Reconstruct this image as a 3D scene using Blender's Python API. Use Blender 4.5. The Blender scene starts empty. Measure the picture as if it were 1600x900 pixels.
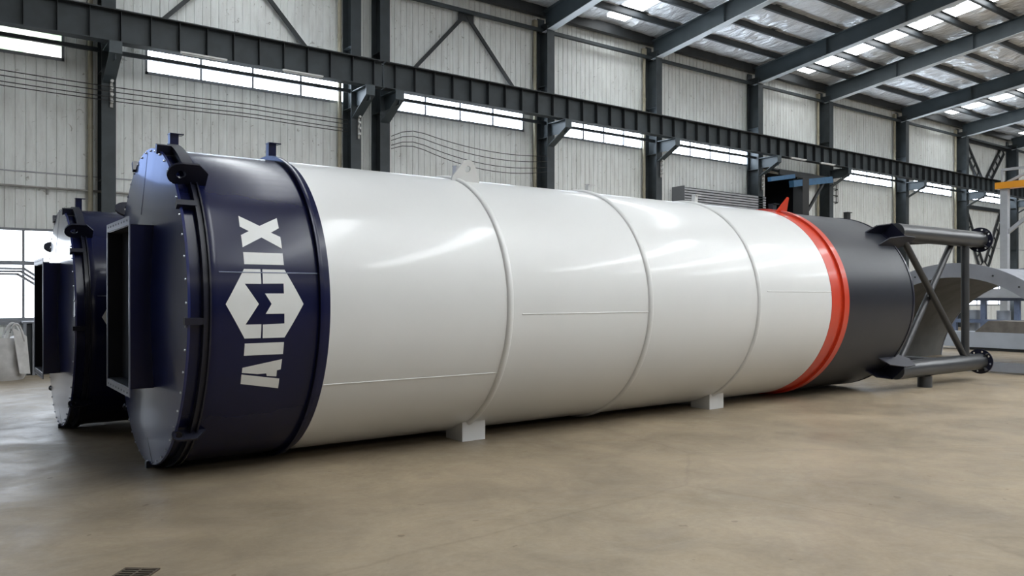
import bpy, bmesh, math, random
from mathutils import Vector, Matrix
random.seed(7)
S = bpy.context.scene
C = S.collection
R_ = math.radians
PI = math.pi

# ------------------------------------------------------------------ camera
HC = 1.755
cam = bpy.data.cameras.new('camera'); camo = bpy.data.objects.new('camera', cam); C.objects.link(camo)
cam.sensor_width = 36.0; cam.lens = 1229.6 / 1600 * 36.0
cam.shift_y = 11.1 / 1600
cam.clip_start = 0.05; cam.clip_end = 300
camo.location = (0, 0, HC)
TH = 0.9401                                   # angle between the view axis and the hall's long axis
fwd = Vector((math.cos(TH), math.sin(TH), 0))
camo.rotation_euler = fwd.to_track_quat('-Z', 'Y').to_euler()
S.camera = camo

# ------------------------------------------------------------------ world, exposure
W = bpy.data.worlds.new('daylight'); S.world = W; W.use_nodes = True
bg = W.node_tree.nodes['Background']
bg.inputs[0].default_value = (0.80, 0.90, 1.0, 1); bg.inputs[1].default_value = 0.35
S.view_settings.view_transform = 'Standard'; S.view_settings.look = 'None'
S.view_settings.gamma = 1.0; S.view_settings.use_curve_mapping = False
S.view_settings.exposure = 0.31
SKYLIGHT = 17.0      # daylight strength of the translucent roof sheets
WINLIGHT = 12.0       # daylight strength of the wall windows

def area(name, loc, target, sx, sy, power, col=(1, 1, 1)):
    l = bpy.data.lights.new(name, 'AREA'); l.shape = 'RECTANGLE'; l.size = sx; l.size_y = sy
    l.energy = power; l.color = col
    o = bpy.data.objects.new(name, l); C.objects.link(o); o.location = loc
    o.rotation_euler = (Vector(target) - Vector(loc)).to_track_quat('-Z', 'Y').to_euler()
    return o
# daylight falling in through the high strip window of the opposite wall, behind the photographer
area('daylight_opposite_windows', (8, -9.6, 7.7), (9, 8, 1.2), 40, 1.2, 250, (1.0, 0.97, 0.92))

# ------------------------------------------------------------------ materials
def mat(name, col, rough=0.5, metal=0.0, coat=0.0, noise=0.0, nscale=4.0, bump=0.0, bscale=30.0, col2=None):
    m = bpy.data.materials.new(name); m.use_nodes = True; nt = m.node_tree
    b = nt.nodes['Principled BSDF']
    b.inputs['Base Color'].default_value = (*col, 1); b.inputs['Roughness'].default_value = rough
    b.inputs['Metallic'].default_value = metal; b.inputs['Coat Weight'].default_value = coat
    b.inputs['Coat Roughness'].default_value = 0.08
    tc = nt.nodes.new('ShaderNodeTexCoord')
    if noise > 0 or col2:
        n = nt.nodes.new('ShaderNodeTexNoise'); n.inputs['Scale'].default_value = nscale; n.inputs['Detail'].default_value = 6
        nt.links.new(tc.outputs['Object'], n.inputs['Vector'])
        mx = nt.nodes.new('ShaderNodeMix'); mx.data_type = 'RGBA'
        c2 = col2 or tuple(max(0, c * (1 - noise)) for c in col)
        mx.inputs[6].default_value = (*col, 1); mx.inputs[7].default_value = (*c2, 1)
        rp = nt.nodes.new('ShaderNodeValToRGB'); rp.color_ramp.elements[0].position = 0.4; rp.color_ramp.elements[1].position = 0.68
        nt.links.new(n.outputs['Fac'], rp.inputs[0]); nt.links.new(rp.outputs[0], mx.inputs[0])
        nt.links.new(mx.outputs[2], b.inputs['Base Color'])
    if bump > 0:
        n2 = nt.nodes.new('ShaderNodeTexNoise'); n2.inputs['Scale'].default_value = bscale; n2.inputs['Detail'].default_value = 4
        nt.links.new(tc.outputs['Object'], n2.inputs['Vector'])
        bp = nt.nodes.new('ShaderNodeBump'); bp.inputs['Strength'].default_value = bump; bp.inputs['Distance'].default_value = 0.02
        nt.links.new(n2.outputs['Fac'], bp.inputs['Height']); nt.links.new(bp.outputs[0], b.inputs['Normal'])
    return m

def emis(name, col, st):
    m = bpy.data.materials.new(name); m.use_nodes = True; nt = m.node_tree
    nt.nodes.remove(nt.nodes['Principled BSDF'])
    e = nt.nodes.new('ShaderNodeEmission'); e.inputs[0].default_value = (*col, 1); e.inputs[1].default_value = st
    nt.links.new(e.outputs[0], nt.nodes['Material Output'].inputs[0])
    return m

M = {}
M['navy'] = mat('navy_paint', (0.004, 0.006, 0.036), 0.24, 0, 0.06, noise=0.15, nscale=2, bump=0.05, bscale=5)
M['navy_bluelit'] = mat('navy_cover_blue_lit', (0.012, 0.020, 0.110), 0.28, 0, 0.4, noise=0.15, nscale=1.5, bump=0.10, bscale=2.2)  # bluer copy of the navy; blue window light is put into its colour
M['black'] = mat('dark_navy_steel', (0.008, 0.009, 0.020), 0.38, 0, 0.2)
M['inside'] = mat('painted_interior_shade', (0.003, 0.004, 0.008), 0.9)  # near-black; shade inside duct and doorway is put into the colour
M['white'] = mat('white_silo_paint', (0.635, 0.64, 0.63), 0.34, 0, 0.25, noise=0.03, nscale=1.2, bump=0.03, bscale=3)
M['stencil'] = mat('white_stencil_paint', (0.66, 0.67, 0.66), 0.45, noise=0.04, nscale=6)
M['orange'] = mat('orange_red_paint', (0.50, 0.034, 0.008), 0.40, 0, 0.2)
M['tail'] = mat('charcoal_silo_paint', (0.012, 0.014, 0.021), 0.36, 0, 0.0, noise=0.12, nscale=2, bump=0.05, bscale=4)
M['leg'] = mat('charcoal_pipe_paint', (0.030, 0.032, 0.035), 0.36, 0, 0.1, noise=0.2, nscale=5)
M['bolt'] = mat('zinc_bolt', (0.6, 0.6, 0.6), 0.3, 1.0)
M['ductflange'] = mat('blue_grey_flange_paint', (0.13, 0.15, 0.22), 0.35, 0.3)
M['edge'] = mat('bare_steel_edge', (0.55, 0.58, 0.66), 0.35, 0.6)
M['steel'] = mat('grey_green_structural_paint', (0.045, 0.056, 0.062), 0.6, noise=0.3, nscale=2.5)
M['steeldark'] = mat('dark_structural_paint', (0.028, 0.032, 0.035), 0.55, noise=0.3, nscale=2.5)
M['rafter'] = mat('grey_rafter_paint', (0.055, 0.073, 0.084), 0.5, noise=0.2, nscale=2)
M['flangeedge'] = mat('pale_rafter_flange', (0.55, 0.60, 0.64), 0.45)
M['purlin'] = mat('dark_purlin_paint', (0.035, 0.043, 0.050), 0.5, noise=0.3, nscale=2)
M['pipe'] = mat('galvanised_pipe', (0.33, 0.32, 0.30), 0.45, 0.3, noise=0.3, nscale=4)
M['downpipe'] = mat('cream_plastic_pipe', (0.42, 0.38, 0.28), 0.5, noise=0.25, nscale=2)
M['frame'] = mat('grey_window_frame', (0.22, 0.23, 0.25), 0.5)
M['wire'] = mat('black_cable', (0.02, 0.02, 0.02), 0.6)
M['lampbody'] = mat('white_lamp_body', (0.6, 0.6, 0.58), 0.4)
M['grey_panel'] = mat('grey_ribbed_sheet', (0.40, 0.41, 0.43), 0.5, noise=0.2, nscale=3)
M['blue'] = mat('blue_crane_paint', (0.030, 0.115, 0.23), 0.45, noise=0.2, nscale=5)
M['arch'] = mat('grey_arch_primer', (0.27, 0.285, 0.32), 0.5, noise=0.15, nscale=2, bump=0.05, bscale=4)
M['arch_shaded'] = mat('grey_arch_shaded_copy', (0.17, 0.17, 0.165), 0.6, noise=0.25, nscale=2)  # darker copy of the arch grey; shade under the shell is painted in
M['yellow'] = mat('yellow_orange_crane_paint', (0.80, 0.33, 0.02), 0.45)
M['post'] = mat('light_grey_post_paint', (0.40, 0.42, 0.45), 0.5, noise=0.1)
M['machwhite'] = mat('pale_machine_paint', (0.42, 0.46, 0.52), 0.45, noise=0.1, nscale=2)
M['machblue'] = mat('blue_grey_machine_paint', (0.16, 0.21, 0.33), 0.5, noise=0.3, nscale=3)
M['brown'] = mat('brown_grey_slab', (0.16, 0.145, 0.13), 0.6, noise=0.3)
M['bag'] = mat('woven_white_bag_cloth', (0.55, 0.54, 0.53), 0.8, noise=0.18, nscale=6, bump=0.4, bscale=9)
M['grate'] = mat('rusty_grate_iron', (0.10, 0.075, 0.05), 0.7, noise=0.4, nscale=20)
M['grate_backing'] = mat('dark_brown_backing', (0.03, 0.025, 0.02), 0.9)
M['skylight_near'] = emis('roof_sheet_daylight_wall_side', (0.93, 0.97, 1.0), SKYLIGHT * 0.50)
M['skylight'] = emis('added_roof_sheet_daylight', (0.93, 0.97, 1.0), SKYLIGHT)  # for the added, unseen roof sheets on the camera side
M['win'] = emis('window_daylight', (0.76, 0.87, 1.0), WINLIGHT)
M['winleft'] = emis('window_daylight_left_end', (0.60, 0.76, 1.0), WINLIGHT * 1.5)
M['winadded'] = emis('added_window_blue_glow', (0.36, 0.52, 1.0), 2.6)  # glow of the added window left of the view
M['winlow'] = emis('low_window_daylight', (0.82, 0.90, 1.0), WINLIGHT * 0.4)

for k_, v_ in (('navy', 0.3), ('black', 0.3), ('tail', 0.35)): M[k_].node_tree.nodes['Principled BSDF'].inputs['Specular IOR Level'].default_value = v_

# window at the left end shows pale green foliage outside
def emis_green(name, st):
    m = emis(name, (1, 1, 1), st); nt = m.node_tree
    e = [n for n in nt.nodes if n.type == 'EMISSION'][0]
    tc = nt.nodes.new('ShaderNodeTexCoord'); n = nt.nodes.new('ShaderNodeTexNoise'); n.inputs['Scale'].default_value = 2.2
    n.inputs['Detail'].default_value = 5
    rp = nt.nodes.new('ShaderNodeValToRGB'); rp.color_ramp.elements[0].color = (1, 1, 1, 1); rp.color_ramp.elements[0].position = 0.42
    rp.color_ramp.elements[1].color = (0.42, 0.60, 0.42, 1); rp.color_ramp.elements[1].position = 0.60
    nt.links.new(tc.outputs['Object'], n.inputs['Vector']); nt.links.new(n.outputs['Fac'], rp.inputs[0]); nt.links.new(rp.outputs[0], e.inputs[0])
    return m
M['wingreen'] = emis_green('window_daylight_with_foliage', 1.9)

# painted profiled wall sheet: off-white with grime
def wallmat():
    m = bpy.data.materials.new('painted_wall_sheet'); m.use_nodes = True; nt = m.node_tree; b = nt.nodes['Principled BSDF']
    b.inputs['Roughness'].default_value = 0.55
    tc = nt.nodes.new('ShaderNodeTexCoord'); mp = nt.nodes.new('ShaderNodeMapping'); mp.inputs['Scale'].default_value = (3.0, 1, 0.55)
    nt.links.new(tc.outputs['Object'], mp.inputs[0])
    n1 = nt.nodes.new('ShaderNodeTexNoise'); n1.inputs['Scale'].default_value = 1.6; n1.inputs['Detail'].default_value = 8; n1.inputs['Roughness'].default_value = 0.65
    nt.links.new(mp.outputs[0], n1.inputs['Vector'])
    r1 = nt.nodes.new('ShaderNodeValToRGB'); r1.color_ramp.elements[0].position = 0.42; r1.color_ramp.elements[1].position = 0.80
    r1.color_ramp.elements[0].color = (0.80, 0.82, 0.80, 1); r1.color_ramp.elements[1].color = (0.58, 0.58, 0.555, 1)
    nt.links.new(n1.outputs['Fac'], r1.inputs[0])
    n2 = nt.nodes.new('ShaderNodeTexNoise'); n2.inputs['Scale'].default_value = 7; n2.inputs['Detail'].default_value = 3; n2.inputs['Distortion'].default_value = 1.5
    nt.links.new(tc.outputs['Object'], n2.inputs['Vector'])
    r2 = nt.nodes.new('ShaderNodeValToRGB'); r2.color_ramp.elements[0].position = 0.66; r2.color_ramp.elements[1].position = 0.74
    r2.color_ramp.elements[0].color = (1, 1, 1, 1); r2.color_ramp.elements[1].color = (0.55, 0.53, 0.50, 1)
    nt.links.new(n2.outputs['Fac'], r2.inputs[0])
    mx = nt.nodes.new('ShaderNodeMix'); mx.data_type = 'RGBA'; mx.blend_type = 'MULTIPLY'; mx.inputs[0].default_value = 1
    nt.links.new(r1.outputs[0], mx.inputs[6]); nt.links.new(r2.outputs[0], mx.inputs[7])
    nt.links.new(mx.outputs[2], b.inputs['Base Color'])
    return m
M['wall'] = wallmat()
M['wallplain'] = mat('plain_grey_wall', (0.13, 0.13, 0.135), 0.6, noise=0.2, nscale=1.5)

# crumpled foil insulation under the roof
def foilmat():
    m = bpy.data.materials.new('crumpled_foil_insulation'); m.use_nodes = True; nt = m.node_tree; b = nt.nodes['Principled BSDF']
    b.inputs['Base Color'].default_value = (0.93, 0.96, 1.0, 1); b.inputs['Metallic'].default_value = 0.35; b.inputs['Roughness'].default_value = 0.27
    tc = nt.nodes.new('ShaderNodeTexCoord'); mp = nt.nodes.new('ShaderNodeMapping'); mp.inputs['Scale'].default_value = (2.2, 0.8, 1)
    nt.links.new(tc.outputs['Object'], mp.inputs[0])
    n1 = nt.nodes.new('ShaderNodeTexNoise'); n1.inputs['Scale'].default_value = 2.2; n1.inputs['Detail'].default_value = 7; n1.inputs['Distortion'].default_value = 0.8
    nt.links.new(mp.outputs[0], n1.inputs['Vector'])
    bp = nt.nodes.new('ShaderNodeBump'); bp.inputs['Strength'].default_value = 1.0; bp.inputs['Distance'].default_value = 0.10
    nt.links.new(n1.outputs['Fac'], bp.inputs['Height']); nt.links.new(bp.outputs[0], b.inputs['Normal'])
    return m
M['foil'] = foilmat()

# worn tan concrete
def floormat():
    m = bpy.data.materials.new('worn_tan_concrete'); m.use_nodes = True; nt = m.node_tree; b = nt.nodes['Principled BSDF']
    tc = nt.nodes.new('ShaderNodeTexCoord')
    def noise(sc, det=6, rough=0.6, dist=0.0, scale=None):
        n = nt.nodes.new('ShaderNodeTexNoise'); n.inputs['Scale'].default_value = sc; n.inputs['Detail'].default_value = det
        n.inputs['Roughness'].default_value = rough; n.inputs['Distortion'].default_value = dist
        if scale:
            mp = nt.nodes.new('ShaderNodeMapping'); mp.inputs['Scale'].default_value = scale
            nt.links.new(tc.outputs['Object'], mp.inputs[0]); nt.links.new(mp.outputs[0], n.inputs['Vector'])
        else: nt.links.new(tc.outputs['Object'], n.inputs['Vector'])
        return n
    def ramp(src, p0, c0, p1, c1):
        r = nt.nodes.new('ShaderNodeValToRGB'); e = r.color_ramp.elements
        e[0].position = p0; e[0].color = (*c0, 1); e[1].position = p1; e[1].color = (*c1, 1)
        nt.links.new(src.outputs['Fac'], r.inputs[0]); return r
    def mul(a, b_):
        x = nt.nodes.new('ShaderNodeMix'); x.data_type = 'RGBA'; x.blend_type = 'MULTIPLY'; x.inputs[0].default_value = 1
        nt.links.new(a, x.inputs[6]); nt.links.new(b_, x.inputs[7]); return x.outputs[2]
    base = ramp(noise(0.45, 8, 0.62, 0.5), 0.32, (0.240, 0.193, 0.133), 0.70, (0.370, 0.296, 0.201))
    blot = ramp(noise(1.7, 7, 0.7, 1.0), 0.40, (1, 1, 1), 0.78, (0.72, 0.72, 0.74))
    fine = ramp(noise(22, 4, 0.7), 0.30, (0.90, 0.90, 0.90), 0.72, (1.06, 1.05, 1.04))
    spot = ramp(noise(7.5, 2, 0.4), 0.735, (1, 1, 1), 0.765, (0.62, 0.58, 0.54))
    v = nt.nodes.new('ShaderNodeTexVoronoi'); v.feature = 'DISTANCE_TO_EDGE'; v.inputs['Scale'].default_value = 0.17
    wn = noise(1.3, 6, 0.7); am = nt.nodes.new('ShaderNodeMix'); am.data_type = 'RGBA'; am.inputs[0].default_value = 0.14
    nt.links.new(tc.outputs['Object'], am.inputs[6]); nt.links.new(wn.outputs['Color'], am.inputs[7]); nt.links.new(am.outputs[2], v.inputs['Vector'])
    cr = nt.nodes.new('ShaderNodeValToRGB'); cr.color_ramp.elements[0].position = 0.0; cr.color_ramp.elements[0].color = (0.84, 0.83, 0.82, 1)
    cr.color_ramp.elements[1].position = 0.0035; cr.color_ramp.elements[1].color = (1, 1, 1, 1)
    nt.links.new(v.outputs['Distance'], cr.inputs[0])
    c = mul(base.outputs[0], blot.outputs[0]); c = mul(c, fine.outputs[0]); c = mul(c, spot.outputs[0]); c = mul(c, cr.outputs[0])
    nt.links.new(c, b.inputs['Base Color'])
    rr = ramp(noise(1.1, 7, 0.7, 0.6), 0.30, (0.30,) * 3, 0.70, (0.62,) * 3)
    nt.links.new(rr.outputs[0], b.inputs['Roughness'])
    bp = nt.nodes.new('ShaderNodeBump'); bp.inputs['Strength'].default_value = 0.35; bp.inputs['Distance'].default_value = 0.012
    nt.links.new(noise(3.0, 8, 0.65).outputs['Fac'], bp.inputs['Height']); nt.links.new(bp.outputs[0], b.inputs['Normal'])
    return m
M['floor'] = floormat()

# ------------------------------------------------------------------ mesh helpers
class MB:
    def __init__(s): s.v = []; s.f = []
    def add(s, vs, fs, mt=None):
        k = len(s.v)
        for p in vs:
            p = Vector(p); s.v.append(tuple(mt @ p if mt else p))
        s.f += [tuple(i + k for i in f) for f in fs]
        return s
    def box(s, x0, x1, y0, y1, z0, z1, mt=None):
        vs = [(x, y, z) for z in (z0, z1) for y in (y0, y1) for x in (x0, x1)]
        return s.add(vs, [(0, 2, 3, 1), (4, 5, 7, 6), (0, 1, 5, 4), (2, 6, 7, 3), (0, 4, 6, 2), (1, 3, 7, 5)], mt)
    def rev(s, prof, n=96, a0=0.0, a1=2 * PI, axis_z=0.0, axis_y=0.0):
        """profile of (x, r) turned about the X axis; angle 0 looks to -Y, 90 deg up"""
        full = abs(a1 - a0 - 2 * PI) < 1e-6
        m = n if full else n + 1; vs = []
        for i in range(m):
            a = a0 + (a1 - a0) * i / n
            for x, r in prof: vs.append((x, axis_y - r * math.cos(a), axis_z + r * math.sin(a)))
        L = len(prof); fs = []
        for i in range(n):
            j = (i + 1) % m
            for k in range(L - 1): fs.append((i * L + k, j * L + k, j * L + k + 1, i * L + k + 1))
        if not full and prof[0] == prof[-1]:
            fs.append(tuple(range(L - 1))); fs.append(tuple(reversed(range((m - 1) * L, m * L - 1))))
        return s.add(vs, fs)
    def tube(s, pts, r, n=16, cap=True):
        P = [Vector(p) for p in pts]; rings = []; k0 = len(s.v)
        for i, p in enumerate(P):
            t = (P[min(i + 1, len(P) - 1)] - P[max(i - 1, 0)]).normalized()
            a = Vector((0, 0, 1)) if abs(t.z) < 0.95 else Vector((1, 0, 0))
            u = t.cross(a).normalized(); w = t.cross(u)
            for j in range(n):
                q = 2 * PI * j / n; s.v.append(tuple(p + r * (math.cos(q) * u + math.sin(q) * w)))
        for i in range(len(P) - 1):
            for j in range(n):
                a = k0 + i * n + j; b = k0 + i * n + (j + 1) % n
                s.f.append((a, b, b + n, a + n))
        if cap:
            s.f.append(tuple(k0 + j for j in reversed(range(n)))); s.f.append(tuple(k0 + (len(P) - 1) * n + j for j in range(n)))
        return s
    def beam(s, a, b, w, h, up=(0, 0, 1)):
        """rectangular bar from a to b"""
        a = Vector(a); b = Vector(b); t = (b - a).normalized(); u = t.cross(Vector(up)).normalized(); q = u.cross(t)
        vs = [p + i * u * w / 2 + j * q * h / 2 for p in (a, b) for (i, j) in ((-1, -1), (1, -1), (1, 1), (-1, 1))]
        return s.add(vs, [(0, 1, 2, 3), (7, 6, 5, 4), (0, 4, 5, 1), (1, 5, 6, 2), (2, 6, 7, 3), (3, 7, 4, 0)])
    def plate(s, outline, t, mt, holes=()):
        """flat plate in local XY (thickness along local Z), with real holes"""
        bm = bmesh.new(); loops = [outline] + list(holes)
        for L in loops:
            vv = [bm.verts.new((x, y, 0)) for x, y in L]
            for i in range(len(vv)): bm.edges.new((vv[i], vv[(i + 1) % len(vv)]))
        bmesh.ops.triangle_fill(bm, use_beauty=True, use_dissolve=False, edges=bm.edges[:])
        r = bmesh.ops.extrude_face_region(bm, geom=bm.faces[:])
        for e in r['geom']:
            if isinstance(e, bmesh.types.BMVert): e.co.z += t
        bmesh.ops.recalc_face_normals(bm, faces=bm.faces[:])
        bm.verts.ensure_lookup_table()
        vs = [tuple(v.co) for v in bm.verts]; fs = [tuple(v.index for v in f.verts) for f in bm.faces]; bm.free()
        return s.add(vs, fs, mt)
    def build(s, name, m, parent=None, smooth=True, loc=None, recalc=True):
        me = bpy.data.meshes.new(name); me.from_pydata(s.v, [], s.f); me.update()
        if recalc:
            bm = bmesh.new(); bm.from_mesh(me); bmesh.ops.recalc_face_normals(bm, faces=bm.faces[:]); bm.to_mesh(me); bm.free()
        me.materials.append(m)
        if smooth:
            me.polygons.foreach_set('use_smooth', [True] * len(me.polygons)); me.set_sharp_from_angle(angle=R_(32))
        o = bpy.data.objects.new(name, me); C.objects.link(o)
        if parent: o.parent = parent
        if loc: o.location = loc
        return o

def circ(cx, cy, r, n=20): return [(cx + r * math.cos(2 * PI * i / n), cy + r * math.sin(2 * PI * i / n)) for i in range(n)]
def tag(o, label=None, cat=None, group=None, kind=None):
    if label: o['label'] = label
    if cat: o['category'] = cat
    if group: o['group'] = group
    if kind: o['kind'] = kind
    return o
def empty(name, loc, label=None, cat=None, group=None):
    o = bpy.data.objects.new(name, None); C.objects.link(o); o.location = loc; o.empty_display_size = 0.2
    return tag(o, label, cat, group)
def copy_tree(o, parent=None):
    c = o.copy(); C.objects.link(c); c.parent = parent
    for ch in [x for x in o.children]: copy_tree(ch, c)
    return c
_proto = {}
def parts_copy(name, fn, m, parent, loc, rot=(0, 0, 0)):
    k = (name, m.name)
    if k not in _proto: o = fn().build(name, m, parent); _proto[k] = o.data
    else: o = bpy.data.objects.new(name, _proto[k]); C.objects.link(o); o.parent = parent
    o.location = loc; o.rotation_euler = rot
    return o
def fr(o, x, y, z):
    """matrix from origin and three axes"""
    return Matrix(((x[0], y[0], z[0], o[0]), (x[1], y[1], z[1], o[1]), (x[2], y[2], z[2], o[2]), (0, 0, 0, 1)))

# ------------------------------------------------------------------ the setting
WY = 20.6            # long wall
X0, X1 = -14.0, 58.0
YF = -10.0
def roofz(y):        # underside of the roof
    return 11.34 + 0.12 * (20.0 - y) if y > 5.5 else 11.34 + 0.12 * 14.5 - 0.12 * (5.5 - y)

MB().box(X0, X1, YF, WY + 0.3, -0.2, 0).build('floor', M['floor'], smooth=False)['kind'] = 'structure'

# profiled sheet wall with openings: (x0, x1, z0, z1)
WIN_HI = [(-13.5, -9.5), (-8.2, -3.6), (-3.0, 2.35), (4.06, 9.26), (10.60, 15.52), (17.15, 21.0), (22.45, 27.15), (34.0, 38.6), (40.7, 44.85), (46.6, 51.4)]
ZH0, ZH1 = 7.10, 8.28
OPEN = [(a, b, ZH0, ZH1) for a, b in WIN_HI] + [(-1.6, 2.6, 1.18, 3.25), (-2.6, 0.5, 4.85, 6.0), (46.5, 53.5, 1.15, 3.1), (28.3, 30.9, 0.0, 7.0)]  # the mid-height opening holds the added, unseen window
def wall_back():
    mb = MB(); xs = []
    cuts = sorted({X0, X1} | {v for a, b, _, _ in OPEN for v in (a, b)})
    n = int((X1 - X0) / 0.2)
    xs = [X0 + i * 0.2 for i in range(n + 1)]
    prof = []                               # (x, y) profile with narrow grooves towards the hall side
    for x in xs: prof += [(x, WY), (x + 0.168, WY), (x + 0.178, WY + 0.022), (x + 0.190, WY + 0.022)]
    prof = [p for p in prof if p[0] <= X1]
    def yat(x):
        for i in range(len(prof) - 1):
            if prof[i][0] <= x <= prof[i + 1][0]:
                t = (x - prof[i][0]) / max(1e-9, prof[i + 1][0] - prof[i][0]); return prof[i][1] * (1 - t) + prof[i + 1][1] * t
        return WY
    for a, b in zip(cuts[:-1], cuts[1:]):
        mid = (a + b) / 2
        P = [(a, yat(a))] + [p for p in prof if a < p[0] < b] + [(b, yat(b))]
        holes = sorted((z0, z1) for (u, v, z0, z1) in OPEN if u <= mid <= v)
        z = 0.0; segs = []
        for z0, z1 in holes:
            if z0 > z: segs.append((z, z0))
            z = z1
        segs.append((z, 11.42))
        for z0, z1 in segs:
            vs = [(x, y, zz) for x, y in P for zz in (z0, z1)]
            mb.add(vs, [(2 * i, 2 * i + 2, 2 * i + 3, 2 * i + 1) for i in range(len(P) - 1)])
            mb.box(a, b, WY + 0.05, WY + 0.2, z0, z1)
    o = mb.build('wall_back', M['wall'], smooth=False, recalc=False); o['kind'] = 'structure'
wall_back()
for nm, (a, b, c, d) in {'wall_front': (X0, X1, YF - 0.2, YF)}.items():
    mb = MB()
    mb.box(a, b, c, d, 0, 7.1); mb.box(a, b, c, d, 8.3, 11.3)
    for k in range(13): mb.box(a + k * 6, min(b, a + k * 6 + 0.9), c, d, 7.1, 8.3)
    mb.build(nm, M['wallplain'], smooth=False)['kind'] = 'structure'
mb = MB()
for z0, z1, y0, y1 in ((0, 11.3, YF, WY),): mb.box(X0 - 0.2, X0, y0, y1, z0, z1)
mb.build('wall_left', M['wallplain'], smooth=False)['kind'] = 'structure'
MB().box(X1, X1 + 0.2, YF, WY, 0, 12.8).build('wall_right', M['wallplain'], smooth=False)['kind'] = 'structure'
# roof underside: crumpled foil sagging between the purlins, taut beside the roof lights
from mathutils import noise as _n
NEAR_SKY = (6.2, 19.0, 30.0, 43.0, 52.0)
mb = MB(); nx, ny = 480, 90; vs = []
for j in range(ny + 1):
    y = WY + 0.3 - (WY + 0.3 - 5.5) * j / ny
    for i in range(nx + 1):
        x = X0 + (X1 - X0) * i / nx
        d = min(abs(x - q) for q in NEAR_SKY); k = min(1.0, max(0.0, (d - 0.50) / 0.25))
        f = 0.5 + 0.5 * _n.noise(Vector((x * 1.1, y * 0.9, 0))) + 0.45 * _n.noise(Vector((x * 3.1, y * 2.2, 5))) + 0.25 * _n.noise(Vector((x * 6.5, y * 5.0, 9)))
        u = ((19.1 - y) / 1.3) % 1.0
        vs.append((x, y, roofz(y) - k * (0.03 + 0.10 * max(0, f) * (0.35 + math.sin(PI * u)))))
mb.add(vs, [(j * (nx + 1) + i, j * (nx + 1) + i + 1, (j + 1) * (nx + 1) + i + 1, (j + 1) * (nx + 1) + i) for j in range(ny) for i in range(nx)])
ya, yb = 5.5, YF - 0.2
mb.add([(x, y, roofz(y)) for y in (ya, yb) for x in (X0, X1)], [(0, 1, 3, 2)])
for ya, yb in ((WY + 0.3, 5.5), (5.5, YF - 0.2)):
    vs = [(x, y, roofz(y) + dz) for dz in (0.02, 0.15) for y in (ya, yb) for x in (X0, X1)]
    mb.add(vs, [(0, 1, 3, 2), (4, 6, 7, 5), (0, 4, 5, 1), (2, 3, 7, 6), (0, 2, 6, 4), (1, 5, 7, 3)])
mb.build('ceiling', M['foil'], smooth=False, recalc=False)['kind'] = 'structure'

# roof lights: translucent sheets running down the slope
skyx = [(6.2, 0), (19.0, 0), (30.0, 0), (43.0, 0), (52.0, 0)] + [(4.0 + 4.2 * k, 1) for k in range(13)]  # second list: unseen sheets added to light the back wall and barrel
for i, (x, side) in enumerate(skyx):
    for ya, yb in (((19.9, 7.0), (4.0, -8.6))[side],):
        mb = MB(); w = 0.42
        vs = [(xx, y, roofz(y) - 0.012 - dz) for dz in (0, 0.012) for y in (ya, yb) for xx in (x - w, x + w)]
        mb.add(vs, [(0, 1, 3, 2), (4, 6, 7, 5), (0, 4, 5, 1), (2, 3, 7, 6), (0, 2, 6, 4), (1, 5, 7, 3)])
        o = mb.build('window_%d' % (30 + i), M['skylight'] if side else M['skylight_near'], smooth=False); o['kind'] = 'structure'
        o['label'] = 'translucent daylight sheet in the foil-lined roof, the camera-side ones added for light'

# high strip windows, the low windows and one added out of view
def window(n, x0, x1, z0, z1, m, nmull, bars=()):
    g = MB().box(x0, x1, WY + 0.06, WY + 0.08, z0, z1).build('window_%d' % n, m, smooth=False); g['kind'] = 'structure'
    f = MB(); t = 0.055
    f.box(x0, x1, WY - 0.01, WY + 0.05, z0, z0 + t * 1.3); f.box(x0, x1, WY - 0.01, WY + 0.05, z1 - t, z1)
    f.box(x0, x0 + t, WY - 0.01, WY + 0.05, z0, z1); f.box(x1 - t, x1, WY - 0.01, WY + 0.05, z0, z1)
    for k in range(1, nmull + 1):
        x = x0 + (x1 - x0) * k / (nmull + 1); f.box(x - t / 2, x + t / 2, WY, WY + 0.05, z0, z1)
    for z in bars: f.box(x0, x1, WY - 0.012, WY + 0.05, z - 0.045, z + 0.045)
    f.build('window_frame', M['frame'], g, smooth=False)
for i, (a, b) in enumerate(WIN_HI): window(i + 1, a, b, ZH0, ZH1, (M['winleft'], M['winleft'], M['wingreen'])[i] if i < 3 else M['win'], 3)
window(11, -1.6, 2.6, 1.18, 3.25, M['winlow'], 3, (2.47,))
window(13, -2.6, 0.5, 4.85, 6.0, M['winadded'], 3)  # added out of view to give the front cover a bluish reflection
window(12, 46.5, 53.5, 1.15, 3.1, M['winlow'], 4, (2.3,))
# window sill ledge
MB().box(-1.8, 2.75, WY - 0.09, WY + 0.05, 1.10, 1.18).build('trim_1', M['frame'], smooth=False)['kind'] = 'structure'
# horizontal sheet lap along the wall
mb = MB(); mb.box(X0, X1, WY - 0.012, WY + 0.01, 4.50, 4.53)
mb.build('trim_2', M['grey_panel'], smooth=False)['kind'] = 'structure'
# doorway; near-black lining behind it carries the shade in its colour
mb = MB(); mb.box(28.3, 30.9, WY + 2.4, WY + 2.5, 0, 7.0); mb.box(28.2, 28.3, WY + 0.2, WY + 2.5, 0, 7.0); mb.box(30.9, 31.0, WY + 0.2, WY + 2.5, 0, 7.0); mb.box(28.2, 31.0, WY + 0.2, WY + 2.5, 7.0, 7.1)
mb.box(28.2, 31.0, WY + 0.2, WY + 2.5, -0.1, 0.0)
mb.build('door_1', M['inside'], smooth=False)['kind'] = 'structure'

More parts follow.
